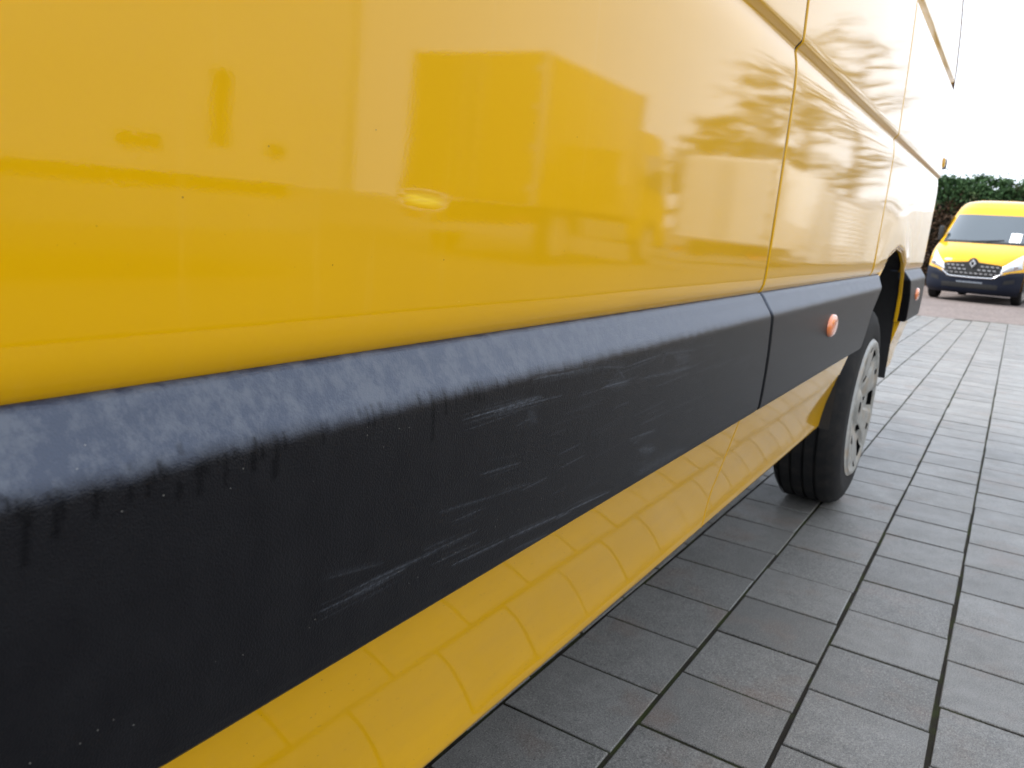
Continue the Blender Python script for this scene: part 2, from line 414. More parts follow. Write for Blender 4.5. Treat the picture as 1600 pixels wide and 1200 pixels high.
# arch outline, (y, z)
ARCH = np.array([(2.335, .30), (2.350, .42), (2.385, .55), (2.47, .655), (2.66, .749), (2.80, .812), (2.98, .842), (3.13, .828), (3.25, .790), (3.315, .749), (3.40, .66), (3.445, .55), (3.46, .42), (3.46, .30)])
def arch_front(z): return np.interp(z, ARCH[:7, 1], ARCH[:7, 0])
def arch_rear(z): return np.interp(z, ARCH[::-1][:8, 1], ARCH[::-1][:8, 0])
def arch_z(y): return np.interp(y, ARCH[4:10, 0], ARCH[4:10, 1], left=0, right=0)
def seam_cols(y0, y1, step, fine=None, round0=True, round1=True):
    ys = list(np.arange(y0, y1, step)[1:]) if y1 - y0 > step else []
    if fine is not None: ys = [y for y in ys if not fine[0] - .002 < y < fine[1] + .002] + list(np.arange(fine[0], fine[1], fine[2]))
    ys = [y for y in ys if y0 + .006 < y < y1 - .006]
    ys = sorted(ys + [y0 + .005, y1 - .005])
    r = .0028
    cols = []
    if round0: cols += [(y0 - .0008, -.022), (y0, -.006)] + [(y0 + r * (1 - math.cos(a)), -r * (1 - math.sin(a))) for a in np.radians([10, 40, 70, 90])]
    cols += [(y, 0.) for y in ys]
    if round1: cols += [(y1 - r * (1 - math.cos(a)), -r * (1 - math.sin(a))) for a in np.radians([90, 70, 40, 10])] + [(y1, -.006), (y1 + .0008, -.022)]
    return np.array(cols)
DENT = on_side(670, 313, -.015)
def side_panel(y0, y1, step, rows_tol, amp, dent=False, arch=False, corner=False):
    prof = PROF.copy()
    if dent:
        extra = [(z, np.interp(z, PROF[:, 0], PROF[:, 1])) for z in np.arange(DENT[1] - .040, DENT[1] + .040, .0014)]
        prof = np.array(sorted([tuple(p) for p in prof] + extra))
    prof = dens(prof, rows_tol)
    cols = seam_cols(y0, y1, step, (DENT[0] - .065, DENT[0] + .065, .0018) if dent else None, True, not corner)
    Y = np.repeat(cols[:, 0][:, None], len(prof), 1); Z = np.repeat(prof[:, 0][None], len(cols), 0); X = np.repeat(prof[:, 1][None], len(cols), 0)
    if arch:
        za = arch_z(cols[:, 0])
        for i, z0 in enumerate(za):
            if z0 > .7535:
                s = (prof[:, 0] - .748) / (1.05 - .748); zz = np.where(prof[:, 0] < 1.05, z0 + s * (1.05 - z0), prof[:, 0])
                Z[i] = zz; X[i] = np.interp(zz, PROF[3:, 0], PROF[3:, 1])
                Z[i, 0] = z0 + .004; X[i, 0] -= .016; X[i, 1] -= .006; X[i, 2] -= .0020      # return flange of the arch
    X = X + cols[:, 1][:, None]
    inner = smoothstep(y0 + .004, y0 + .03, Y) * smoothstep(.749, .80, Z) * (1 if corner else smoothstep(y1 - .004, y1 - .03, Y))
    fade = inner * smoothstep(1.14, 1.09, Z) + inner * smoothstep(1.165, 1.22, Z)
    X = X + wave(Y, Z, amp) * fade
    if arch: X = X + .0030 * np.exp(-((np.hypot(Y - 2.9, Z - .33) - .56) / .07) ** 2) * smoothstep(.749, .79, Z) * smoothstep(1.10, 1.0, Z)
    sc_ = np.zeros_like(X)
    if dent:
        dy = (Y - DENT[0]) / .0200; dz = (Z - DENT[1]) / .0037
        ang = -.06; u = dy + dz * ang * .3; v_ = dz + dy * .22
        body = np.exp(-(np.abs(u) ** 3.2) - (np.abs(v_) ** 2.6))
        soft = np.exp(-((Y - DENT[0]) / .026) ** 2 - ((Z - DENT[1] - .002) / .017) ** 2)
        X = X - .00012 * soft - .00014 * body + body * .00006 * np.sin(v_ * 9 + u * 1.5)
        nz = np.sin(v_ * 8 + u * 2.2) * .5 + .5
        sc_ = np.clip(body * 1.25 - .12, 0, 1) * (.55 + .45 * nz)
    if corner:
        R = .075
        th = np.radians(np.linspace(9, 90, 10)); nY, nX, nZ = [Y], [X], [Z]
        for a in th:
            nY.append(np.full((1, len(prof)), y1 + R * math.sin(a))); nX.append((prof[:, 1] - R * (1 - math.cos(a)))[None]); nZ.append(prof[:, 0][None])
        nY.append(np.full((1, len(prof)), y1 + R + .001)); nX.append((prof[:, 1] - R - .05)[None]); nZ.append(prof[:, 0][None])
        Y, X, Z = np.vstack(nY), np.vstack(nX), np.vstack(nZ); sc_ = np.zeros_like(X)
    return np.stack([X, Y, Z], -1), sc_
YF = -.33                                     # rear edge of the driver's door
for (a, b, st, tol, amp, dn, ar, co) in ((YF + .004, YS1 - .0056, .02, .012, .00009, True, False, False), (YS1 + .0056, YS2 - .0052, .02, .012, .00010, False, False, False), (YS2 + .0052, YR, .02, .012, .00016, False, True, True)):
    if b > 2.0 and not co:                    # the second panel keeps clear of the arch: its seam stands just before it
        pass
    P, s_ = side_panel(a, b, st, tol, amp, dn, ar, co)
    o = grid_obj('side_panel', P, M['yellow'], van, attrs={'scuff': s_})
    if dn: o['label'] = 'yellow side panel with a small scraped dent'
for yy in (YS1, YS2):                        # added dark strips that paint the shade of the seam gaps
    pz = dens(PROF[1:-3], .02); grid_obj('seam_shade_strip', np.array([[(x - .0030, yy + k, z) for z, x in pz] for k in (-.0072, .0072)]), M['seam_shade'], van)
# inner shell behind the seams
bx = BM(); bx.box((-1.98, YF, .56), (-.065, 2.30, 2.30)); bx.box((-1.9, YF, .34), (-.12, 2.28, .56)); bx.box((-1.98, 3.50, .45), (-.06, 3.95, 2.30)); bx.box((-1.98, 2.30, .90), (-.06, 3.50, 2.30)); bx.box((-1.70, 2.30, .40), (-.40, 3.50, .90))
bx.build('inner_shell', M['black'], van)
# roof and far side
pr = np.array([(-.36, 2.38), (-.55, 2.415), (-1.0, 2.43), (-1.45, 2.415), (-1.64, 2.38)])
P = np.array([[(x, y, z) for x, z in pr] for y in (YF - .2, .5, 1.5, 2.5, 4.01)]); grid_obj('roof', P, M['yellow'], van)
pf = dens(PROF, .05); P = np.array([[(-2.0 - x, y, z) for z, x in pf] for y in (YF, 1.0, 2.0, 3.0, 4.0)])
grid_obj('side_panel', P, M['yellow'], van, flip=True)
# sills
def sill(y0, y1f, name='sill', y0f=None):
    zz = np.array([.3080, .3092, .313, .319, .330, .349, .39, .43, .47, .51, .54, .552, .556]); xx = np.array([-.105, -.082, -.0765, -.0745, -.0735, -.0715, -.0655, -.0555, -.046, -.0365, -.0295, -.0272, -.0272])
    cols = seam_cols(0, 1, .04)
    P = np.zeros((len(cols), len(zz), 3))
    for j, (z, x) in enumerate(zip(zz, xx)):
        a = y0f(z) if y0f else y0; b = y1f(z) if callable(y1f) else y1f
        L = b - a; u = cols[:, 0]
        y = np.where(u < .5, a + np.minimum(u, .5) * 1.0, b - (1 - u)) if False else np.where(u < .04, a + u, np.where(u > .96, b - (1 - u), a + .04 + (u - .04) / .92 * (L - .08)))
        P[:, j] = np.stack([x + cols[:, 1] + wave(y, z, .00012), y, np.full_like(y, z)], -1)
    return grid_obj(name, P, M['yellow_sill'], van)
sill(YF, YS1 - .0012); sill(YS1 + .0012, lambda z: arch_front(z) + .012)
# lower rear quarter behind the wheel, turning round the corner
zz = np.array([.3080, .3092, .313, .319, .330, .349, .39, .43, .47, .51, .54, .556]); xx = np.array([-.105, -.082, -.0765, -.0745, -.0735, -.0715, -.0655, -.0555, -.046, -.0365, -.0295, -.0272])
P = []
for s in list(np.linspace(0, 1, 14)):
    row = []
    for z, x in zip(zz, xx):
        a = arch_rear(z) + .01; y = a + s * (3.85 - a); row.append((x - (.05 if s == 0 else 0) , y, z))
    P.append(row)
P[0] = [(x - .06, y, z) for (x, y, z) in P[1]]; P[0] = [(x, y - .004, z) for x, y, z in P[0]]
for a in np.radians(np.linspace(10, 90, 9)): P.append([(x - .10 * (1 - math.cos(a)), 3.85 + .12 * math.sin(a), z) for z, x in zip(zz, xx)])
grid_obj('rear_quarter_panel', np.array(P), M['yellow_sill'], van)
# mouldings with weathering
MP = np.array([(.7560, -.042), (.7556, -.0300), (.7545, -.0258), (.7525, -.0232), (.7475, -.0194), (.7395, -.0142), (.7315, -.0086), (.7265, -.0052), (.7228, -.0028), (.7195, -.0012), (.7155, -.0003), (.708, .0001),
    (.69, .0006), (.66, .0013), (.62, .0010), (.58, -.0004), (.562, -.0016), (.555, -.0030), (.5515, -.0060), (.5500, -.0110), (.5497, -.0290)])
def moulding(y0f, y1f, dy, dz, corner=False, marks=False, lo=None):
    prof = [MP[0]]
    for p, q in zip(MP[:-1], MP[1:]):
        k = max(1, int(math.ceil(abs(q[0] - p[0]) / dz))); prof += [p + (q - p) * s / k for s in range(1, k + 1)]
    prof = np.array(prof)
    if marks:                                 # ease the corners of the section
        k = 13; ker = np.hanning(k + 2)[1:-1]; ker /= ker.sum(); sm = np.convolve(np.pad(prof[:, 1], k // 2, mode='edge'), ker, 'valid'); prof[25:-22, 1] = sm[25:-22]
    prof = prof[::-1]                         # bottom to top
    r = .0045
    head = [(0.0, -.050), (0.0, -.020), (0., -.008)] + [(r * (1 - math.cos(a)), -r * (1 - math.sin(a))) for a in np.radians([8, 30, 55, 78, 90])]
    rows = []
    zz, xx = prof[:, 0], prof[:, 1]
    a = np.array([y0f(z) for z in zz]); b = np.array([y1f(z) for z in zz])
    for s, off in head: rows.append((xx + off, a + s, zz))
    n = int(math.ceil((b - a).max() / dy))
    us = np.linspace(0, 1, n + 1)[1:-1]
    if lo is not None:                        # coarse outside the part of the strip that faces the camera
        us = np.array([u for k, u in enumerate(us) if a[0] + u * (b[0] - a[0]) > lo or k % 20 == 0])
    for u in us: rows.append((xx.copy(), a + r + u * (b - a - (r if corner else 2 * r)), zz))
    if corner:
        for t_ in np.radians(np.linspace(0, 90, 12)): rows.append((xx - .085 * (1 - math.cos(t_)), b + .085 * math.sin(t_), zz))
    else:
        for s, off in head[::-1]: rows.append((xx + off, b - s, zz))
    X, Y, Z = (np.array([q[k] for q in rows]) for k in range(3))
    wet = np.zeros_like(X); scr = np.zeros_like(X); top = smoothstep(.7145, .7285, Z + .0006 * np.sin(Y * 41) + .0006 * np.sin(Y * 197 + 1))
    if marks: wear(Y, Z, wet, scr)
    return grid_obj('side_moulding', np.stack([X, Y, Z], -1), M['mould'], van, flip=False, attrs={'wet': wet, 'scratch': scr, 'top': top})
def stroke(Y, Z, A, p0, p1, width, strength, mode='max', taper=True, ragged=0.0):
    L2 = ((p1 - p0) ** 2).sum(); 
    lo_, hi_ = min(p0[0], p1[0]) - .02, max(p0[0], p1[0]) + .02
    rows = np.where((Y[:, 5] > lo_) & (Y[:, 5] < hi_))[0]
    if len(rows) == 0: return
    sl_ = slice(rows[0], rows[-1] + 1); y = Y[sl_] - p0[0]; z = Z[sl_] - p0[1]
    e = p1 - p0; u = (y * e[0] + z * e[1]) / L2; dd = np.abs(y * e[1] - z * e[0]) / math.sqrt(L2)
    uc = np.clip(u, 0, 1); over = np.where((u < 0) | (u > 1), np.abs(u - uc) * math.sqrt(L2), 0)
    wd = width * (np.sqrt(np.clip(4 * uc * (1 - uc), .02, 1)) if taper else 1)
    v_ = strength * np.exp(-(dd / wd) ** 2 - (over / width) ** 2)
    if ragged: v_ = v_ * np.clip(.6 + ragged * np.sin(u * 37 + p0[0] * 91) * np.sin(u * 83 + p0[1] * 57), 0, 1.4)
    A[sl_] = np.maximum(A[sl_], v_)
def wear(Y, Z, wet, scr):
    lr = random.Random(5)
    # rain runs below the edge of the slope: (x, y top, y bottom, width) in photo pixels / 2 from a close look
    runs = [(85, 455, 640, 13), (98, 450, 520, 6), (60, 450, 500, 8), (182, 420, 552, 13), (200, 420, 500, 8), (302, 415, 498, 6), (320, 415, 438, 9), (410, 405, 442, 5), (466, 380, 430, 6), (484, 360, 385, 6), (520, 345, 372, 6), (558, 390, 442, 6), (565, 400, 420, 5),
            (628, 335, 420, 10), (640, 335, 350, 16), (618, 340, 365, 8), (709, 300, 395, 4), (740, 290, 300, 10), (800, 275, 345, 8), (790, 300, 345, 7), (824, 270, 312, 4), (870, 250, 365, 7), (856, 320, 370, 7), (896, 235, 280, 4), (1015, 205, 262, 3), (1030, 200, 225, 3),
            (1155, 160, 208, 3), (1176, 150, 204, 3), (1201, 145, 190, 4), (1252, 150, 175, 3), (1320, 115, 142, 4), (1358, 112, 250, 5), (1397, 105, 172, 4), (1430, 110, 140, 3), (1490, 85, 125, 4), (1502, 80, 130, 4), (1514, 80, 122, 3), (1560, 70, 95, 3)]
    for x, ya, yb, wd in runs:
        p0 = on_side(x / 2, 560 + ya / 2); p1 = on_side(x / 2 - (yb - ya) * .03 , 560 + yb / 2)
        q = on_side(x / 2 + wd / 2, 560 + ya / 2); stroke(Y, Z, wet, p0, p1, max(abs(q[0] - p0[0]) * 1.05, .0013), .95, taper=False, ragged=.25)
    runs2 = [(222, 430, 490), (238, 430, 495), (258, 425, 492), (320, 420, 450), (368, 405, 440), (458, 378, 418), (500, 360, 380), (600, 345, 372), (680, 325, 350), (845, 288, 322), (925, 268, 305), (885, 280, 300)]
    for x, ya, yb in runs2: stroke(Y, Z, wet, on_side(660 + x / 2.667, 440 + ya / 2.667), on_side(660 + x / 2.667 - 1, 440 + yb / 2.667), .0018, .45, taper=False)
    for k in range(24):                        # small beads along the edge
        px = lr.uniform(0, 1180); e = np.interp(px, [0, 400, 800, 1210], [785, 690, 592, 505]) + lr.gauss(0, 9)
        p0 = on_side(px, e); stroke(Y, Z, wet, p0, on_side(px - .4, e + lr.uniform(3, 14)), .0013, lr.uniform(.3, .9), taper=False)
    R6 = lambda a, b: on_side(660 + a / 2.667, 440 + b / 2.667)
    lines = [((160, 577), (500, 482), .9), ((230, 560), (495, 474), .7), ((300, 545), (510, 492), .7), ((380, 520), (600, 470), .4), ((380, 605), (460, 565), .35), ((450, 412), (720, 355), .6), ((480, 400), (640, 376), .6), ((560, 395), (790, 350), .4),
             ((720, 356), (850, 355), .5), ((850, 355), (1000, 302), .7), ((1000, 302), (1145, 283), .6), ((985, 355), (1030, 278), .4), ((740, 446), (862, 408), .9), ((760, 436), (850, 416), .8), ((820, 420), (900, 395), .4), ((810, 360), (840, 400), .5), ((900, 405), (1110, 362), .6), ((1040, 372), (1110, 355), .7),
             ((1060, 320), (1120, 305), .5), ((860, 657), (972, 614), .7), ((905, 640), (970, 622), .5), ((910, 702), (975, 690), .6), ((920, 715), (965, 690), .6), ((905, 760), (945, 740), .4), ((230, 806), (412, 750), .5), ((60, 962), (300, 890), .35), ((300, 890), (450, 838), .3), ((0, 1142), (235, 1034), .45), ((40, 1180), (240, 1085), .35),
             ((120, 1185), (360, 1070), .75), ((360, 1070), (600, 962), .9), ((600, 962), (782, 878), 1.0), ((560, 990), (620, 960), .8), ((380, 1122), (532, 1056), .7), ((120, 1000), (260, 940), .4), ((0, 1120), (130, 1060), .3), ((640, 480), (720, 455), .3), ((1160, 270), (1220, 262), .4),
             ((-460, 1390), (-130, 1235), .5), ((-330, 1300), (60, 1120), .55), ((-300, 1310), (-60, 1190), .6), ((-230, 1250), (-40, 1165), .5), ((-420, 1240), (-160, 1170), .3)]
    for a, b, s in lines:
        p0, p1 = R6(*a), R6(*b); stroke(Y, Z, scr, p0, p1, .0007, s * .24, ragged=.5)
        for k in range(5):
            o1 = lr.gauss(0, .0030); sh = lr.uniform(-.3, .3); e = p1 - p0
            f0 = p0 + e * max(0, sh) + np.array([0, o1]); f1 = p1 + e * min(0, sh) + np.array([0, o1 * .7]); stroke(Y, Z, scr, f0, f1, .0005, s * .08, ragged=.6)
    for k in range(46):                        # broad faint rub
        cx, cy = lr.uniform(.55, 1.2), lr.uniform(.565, .70); L = lr.uniform(.03, .12); sl2 = lr.uniform(-.02, .05)
        stroke(Y, Z, scr, np.array([cx, cy]), np.array([cx + L, cy + sl2 * L]), lr.uniform(.0005, .0012), lr.uniform(.03, .10), ragged=.5)
    for (a, b, s, wd) in (((905, 700), (965, 705), .08, .006), ((770, 430), (860, 420), .06, .005), ((1050, 310), (1110, 320), .06, .007), ((900, 800), (1100, 700), .06, .009), ((440, 540), (470, 580), .05, .006)): stroke(Y, Z, scr, R6(*a), R6(*b), wd, s, ragged=.4)
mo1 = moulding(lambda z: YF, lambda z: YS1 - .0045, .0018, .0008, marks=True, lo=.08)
mo1['label'] = 'scratched and rain-streaked dark grey moulding'
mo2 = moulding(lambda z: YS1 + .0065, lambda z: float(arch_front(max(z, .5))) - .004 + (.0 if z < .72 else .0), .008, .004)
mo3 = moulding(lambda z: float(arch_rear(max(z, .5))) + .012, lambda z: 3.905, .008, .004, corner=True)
def marker_lamp(yc, zc, parent):
    ny, nr = 24, 6; P = np.zeros((ny, nr, 3))
    for i in range(ny):
        a = 2 * math.pi * i / ny
        for j in range(nr):
            s = [1.0, 1.0, .93, .75, .4, 0.0][j]; x = [-.002, .003, .0070, .0095, .0108, .0112][j]
            P[i, j] = (x, yc + .046 * s * math.cos(a), zc + .0265 * s * math.sin(a))
    return grid_obj('marker_lamp', P, M['amber'], parent, closeu=True, flip=True)
marker_lamp(1.865, .661, mo2); marker_lamp(3.640, .655, mo3)
# arch liner, floor, exhaust side
P = []
for x in (-.045, -.20, -.42):
    P.append([(x, y, z) for y, z in dens(np.array([(y + (.012 if y < 2.9 else -.0) * 0, z + .012) for y, z in ARCH]), .03)])
grid_obj('arch_liner', np.array(P), M['liner'], van)
P = []
lip = dens(ARCH[3:12], .012)
for x, k in ((-.026, .0), (-.0225, .003), (-.0225, .006), (-.026, .008), (-.035, .009)):
    row = []
    for q, (y, z) in enumerate(lip):
        e = _n(np.array([2.90 - y, .36 - z])); xs = np.interp(z, [.33, .556, .76], [-.052, -.010, 0.0]); row.append((x + xs, y - e[0] * (.002 - k), z - e[1] * (.002 - k)))
    P.append(row)
grid_obj('arch_lip', np.array(P), M['yellow'], van)
# added brown tube down the rear corner, painting its dark reflection
BM().tube([(np.interp(z, PROF[:, 0], PROF[:, 1]) - .003, 3.950, z) for z in (1.515, 1.60, 1.75, 1.9, 2.05, 2.18)], .0055, 8).build('corner_reflection', simple('corner_reflection_brown', (.09, .045, .02), .5), van)
BM().box((-1.7, -2.0, .30), (-.30, 2.25, .37)).box((-1.6, 3.50, .34), (-.25, 3.86, .42)).build('underbody', M['black'], van)
# rear bumper, doors, hinges, tail lamps
P = []
for z, dx in ((.30, .03), (.32, .008), (.36, 0), (.46, 0), (.535, .004), (.545, .03)):
    row = []
    for a in np.radians(np.linspace(0, 90, 10)): row.append((-.075 - dx - .10 * (1 - math.cos(a)), 3.90 + .13 * math.sin(a), z))
    row += [(-1.0, 4.035 - dx * .5, z)]
    P.append(row)
grid_obj('rear_bumper', np.array(P).transpose(1, 0, 2), M['bumper'], van)
for x0, x1 in ((-.998, -.10), (-1.90, -1.002)):
    dr = smooth_by_angle(BM().box((x0, 3.99, .60), (x1, 4.023, 2.30), .012).build('rear_door', M['yellow'], van), 30)
    xh = x1 if x1 > -.5 else x0; sgn = 1 if x1 > -.5 else -1
    for zc in (1.215,):
        hg = BM().box((xh - .07, 4.022, zc - .022), (xh + sgn * .085 if sgn > 0 else xh + .05, 4.05, zc + .022), .006)
        smooth_by_angle(hg.build('hinge', M['seal'], dr), 40)
# outer hinge knuckle that shows past the corner
for zc in (1.215,):
    smooth_by_angle(BM().box((-.050, 3.945, zc - .022), (-.007, 3.985, zc + .022), .010).build('hinge_knuckle', M['yellow'], van), 40)
    smooth_by_angle(BM().box((-.052, 3.986, zc - .023), (-.006, 4.045, zc + .023), .010).build('hinge_cap', M['seal'], van), 40)
# wheels
def wheel(parent, xo, yc, zc, r=.345, sgn=1, scale=1., name='wheel', detail=True, cover=True):
    w_ = bpy.data.objects.new(name, None); w_.empty_display_size = .1; COL.objects.link(w_); w_.parent = parent; w_.location = (xo, yc, zc)
    T = .225
    pts = [(-.075, .60), (-.020, .63), (-.006, .68), (0, .74), (-.002, .80), (-.001, .81), (-.004, .86), (-.012, .92), (-.022, .958), (-.034, .978)]
    prof = [(x, q * r) for x, q in pts]
    xs = -.040
    for k in range(4):
        prof += [(xs, .990 * r), (xs - .028, .9985 * r), (xs - .029, .972 * r), (xs - .037, .972 * r)]; xs -= .038
    prof += [(-T + .034, .978 * r), (-T + .012, .92 * r), (-T, .76 * r), (-T + .04, .6 * r)]
    n = 96 if detail else 40
    b = BM().lathe([(sgn * x, q) for x, q in prof], n)
    if detail:
        for k in range(60):
            a0 = 2 * math.pi * k / 60
            for q in (1,):
                x0, x1 = ((-.036, -.016), (-T + .034, -T + .014))[q]
                v = []
                for dxx, rr in ((x0, .997), (x1, .925)):
                    for da in (-.028, .028): v.append((sgn * dxx, rr * r * math.cos(a0 + da), rr * r * math.sin(a0 + da)))
                v2 = [(x, y * 1.004, z * 1.004) for x, y, z in v]
                b.add(v + v2, [(4, 5, 7, 6), (0, 1, 5, 4), (2, 6, 7, 3), (0, 4, 6, 2), (1, 3, 7, 5)])
    ty = b.build('tyre', M['rubber'], w_); smooth_by_angle(ty, 38)
    BM().lathe([(-sgn * .045, .62 * r), (-sgn * .07, .5 * r), (-sgn * .075, .0)], 40).build('steel_disc', M['black'], w_, True)
    nr, na = 26, 168
    rr = np.linspace(.055, .715, nr) * r; P = np.zeros((na, nr, 3)); th = np.arange(na) / na * 2 * math.pi
    S = 6
    ph = (th * S / (2 * math.pi)) % 1.0; w0 = np.abs(ph - .5) * 2           # 0 in the middle of a blade, 1 between
    for j, q in enumerate(rr):
        u = q / (r * .70)
        dome = -.004 - .028 * (1 - u) ** 1.2 * (u < 2) + .012 * math.exp(-((u - .93) / .07) ** 2) - .012 * max(0, (u - .97) / .03)
        blade = .010 * (1 - np.clip((w0 - .55) / .12, 0, 1)) * (math.exp(-((u - .62) / .26) ** 4)); hub = .022 * math.exp(-(u / .24) ** 6)
        P[:, j, 0] = sgn * (dome + blade + hub); P[:, j, 1] = q * np.cos(th); P[:, j, 2] = q * np.sin(th)
    keep = np.ones((na, nr - 1), bool)
    if cover:
        for j in range(nr - 1):
            u = rr[j] / (r * .70)
            if .68 < u < .86: keep[:, j] &= ~(w0 > .78)
            if .40 < u < .52: keep[:, j] &= ~((w0 > .58) & (w0 < .97))
            if .78 < u < .84: keep[:, j] &= ~(w0 < .10)
    cv = grid_obj('wheel_cover', P, M['cover'], w_, closeu=True, keep=keep, flip=True)
    BM().lathe([(sgn * .0, .062 * r), (sgn * .001, .04 * r), (sgn * .001, 0)], 24).build('hub_cap', M['cover'], w_, True)
    return w_
wheel(van, -.036, 2.880, .287, .352); wheel(van, -.036, -1.455, .340, .352, detail=False)
wheel(van, -1.964, 2.880, .287, .352, sgn=-1, detail=False); wheel(van, -1.964, -1.455, .340, .352, sgn=-1, detail=False)

# ------------------------------------------------------------------ van nose, shared by both vans (x across, y back from the bumper, z up)
ZZ = np.array([.18, .24, .35, .60, .84, .93, 1.02, 1.12, 1.25, 1.40, 1.60, 1.87, 2.02, 2.14, 2.20, 2.235])
Y0 = np.array([.12, .03, .00, .00, .05, .12, .24, .45, .80, .98, 1.22, 1.55, 1.72, 1.92, 2.12, 2.45])
WW = np.array([.90, .95, .975, .99, .995, .995, .995, .995, .99, .975, .945, .90, .86, .79, .70, .52])
def nose_pt(z, u, out=0.0):
    y0, w_ = np.interp(z, ZZ, Y0), np.interp(z, ZZ, WW)
    dep = np.interp(z, [.2, .84, 1.25, 1.87, 2.2], [.36, .42, .34, .30, .30])
    y = y0 + dep * abs(u) ** 4.2
    return (w_ * u * (1 + out * .5), y - out, z)
def nose_patch(name, zs, us, mat, parent, out=0.0, ubot=None):
    P = np.array([[nose_pt(z, u * (1 if ubot is None else np.interp(z, ubot[0], ubot[1])), out) for u in us] for z in zs]); return grid_obj(name, P, mat, parent)
def bilinear(name, A, B, C, D, mat, parent, out, n=9, bulge=.012):
    P = np.zeros((n, n, 3))
    for i, s in enumerate(np.linspace(0, 1, n)):
        for j, t_ in enumerate(np.linspace(0, 1, n)):
            q = (1 - s) * ((1 - t_) * np.array(A) + t_ * np.array(B)) + s * ((1 - t_) * np.array(D) + t_ * np.array(C))
            P[i, j] = nose_pt(q[1], q[0], out + bulge * (1 - (2 * s - 1) ** 4) * (1 - (2 * t_ - 1) ** 4))
    return grid_obj(name, P, mat, parent)
def van_nose(root, body, full=True):
    U = np.linspace(-1, 1, 41)
    nose_patch('bonnet', np.linspace(.60, 1.245, 16), U, body, root)
    nose_patch('windscreen_frame', np.linspace(1.245, 1.90, 10), U, body, root)
    nose_patch('roof_front', np.concatenate([np.linspace(1.90, 2.235, 12)]), U, body, root)
    nose_patch('windscreen', np.linspace(1.262, 1.865, 9), np.linspace(-.905, .905, 31), M['glass'], root, .007)
    nose_patch('scuttle', np.linspace(1.235, 1.285, 4), np.linspace(-.90, .90, 31), M['seal'], root, .012)
    # bumper: high at the corners under the lamps, dipping below the grille
    zs = np.linspace(0, 1, 12); P = []
    for s in zs:
        row = []
        for u in U:
            ztop = np.interp(abs(u), [0, .50, .60, .75, 1.0], [.52, .52, .60, .66, .70]); z = .18 + s * (ztop - .18); row.append(nose_pt(z, u, .018 if 0 < s < 1 else .0))
        P.append(row)
    bp = grid_obj('bumper', np.array(P), M['bumper'], root)
    nose_patch('lower_intake', np.linspace(.30, .40, 4), np.linspace(-.58, .58, 21), M['black'], bp, .030)
    nose_patch('plate_strip', np.linspace(.405, .435, 3), np.linspace(-.27, .27, 11), simple('plate_strip_grey', (.16, .18, .21), .5), bp, .034)
    for s in (-1, 1): bilinear('fog_recess', (s * .66, .42), (s * .68, .50), (s * .86, .54), (s * .86, .46), M['black'], bp, .022, 5, .0)
    gp = []
    for s in np.linspace(0, 1, 7):
        gp.append([nose_pt(.53 + s * (np.interp(abs(q), [0, .55, .62], [.845, .80, .76]) - .53), q * np.interp(s, [0, .3, 1], [.80, .92, 1.0]), .012) for q in np.linspace(-.62, .62, 25)])
    gr = grid_obj('grille', np.array(gp), M['black'], root)
    for r_, z in enumerate((.60, .675, .75)):
        for k in range(11):
            u = -.50 + k * .10 + (.05 if r_ % 2 else 0)
            if abs(u) < .13 and z > .64 or abs(u) > .53: continue
            a, b_ = nose_pt(z, u - .026, .022), nose_pt(z + .012, u + .026, .022)
            BM().add([nose_pt(z - .004, u - .030, .024), nose_pt(z - .010, u + .030, .024), nose_pt(z + .014, u + .030, .030), nose_pt(z + .018, u - .030, .030)], [(0, 1, 2, 3)]).build('grille_bar', M['alu'], gr)
    st = []
    for q in np.linspace(-.62, .62, 25):
        zb = np.interp(abs(q), [0, .45, .62], [.515, .525, .64]); st.append(nose_pt(zb, q, .034))
    BM().tube(st, .014, 6).build('chrome_strip', M['chrome'], gr)
    c = np.array(nose_pt(.80, 0, .06)); hx, hz = .070, .092; e = BM()
    ov = [(hx, 0), (0, hz), (-hx, 0), (0, -hz)]; iv = [(hx * .46, 0), (0, hz * .52), (-hx * .46, 0), (0, -hz * .52)]
    V = [(c[0] + x, c[1] + .03, c[2] + z) for x, z in ov] + [(c[0] + x * .72, c[1] - .012, c[2] + z * .74) for x, z in ov] + [(c[0] + x, c[1] + .012, c[2] + z) for x, z in iv]
    e.add(V, [(k, (k + 1) % 4, 4 + (k + 1) % 4, 4 + k) for k in range(4)] + [(4 + k, 4 + (k + 1) % 4, 8 + (k + 1) % 4, 8 + k) for k in range(4)])
    e.build('emblem', simple('emblem_silver', (.72, .73, .74), .25, metal=.3, var=.03), root)
    bk = BM().lathe([(0, 0), (0, .10), (.03, .12)], 24)
    bo = mesh_obj('emblem_surround', [(c[0] + y * .9, c[1] + .035 + x, c[2] + z) for x, y, z in bk.v], bk.f, M['seal'], root)
    for s in (-1, 1):
        hl = bilinear('headlight', (s * .56, .645), (s * .60, .775), (s * .90, 1.045), (s * .945, .76), M['lamp'], root, .010, 11, .03)
        q = np.array(nose_pt(.80, s * .80, .038)); k = BM().lathe([(-.02, .0), (-.018, .05), (.0, .065), (.004, .07)], 20)
        mesh_obj('lamp_bowl', [(q[0] + y, q[1] + x, q[2] + z) for x, y, z in k.v], k.f, M['chrome'], hl, True)
        # wipers and mirrors
        a = np.array(nose_pt(1.27, s * .15 - .1, .03)); b_ = np.array(nose_pt(1.33, s * .15 + .55, .03)); BM().tube([a, b_], .008, 5).build('wiper', M['seal'], root)
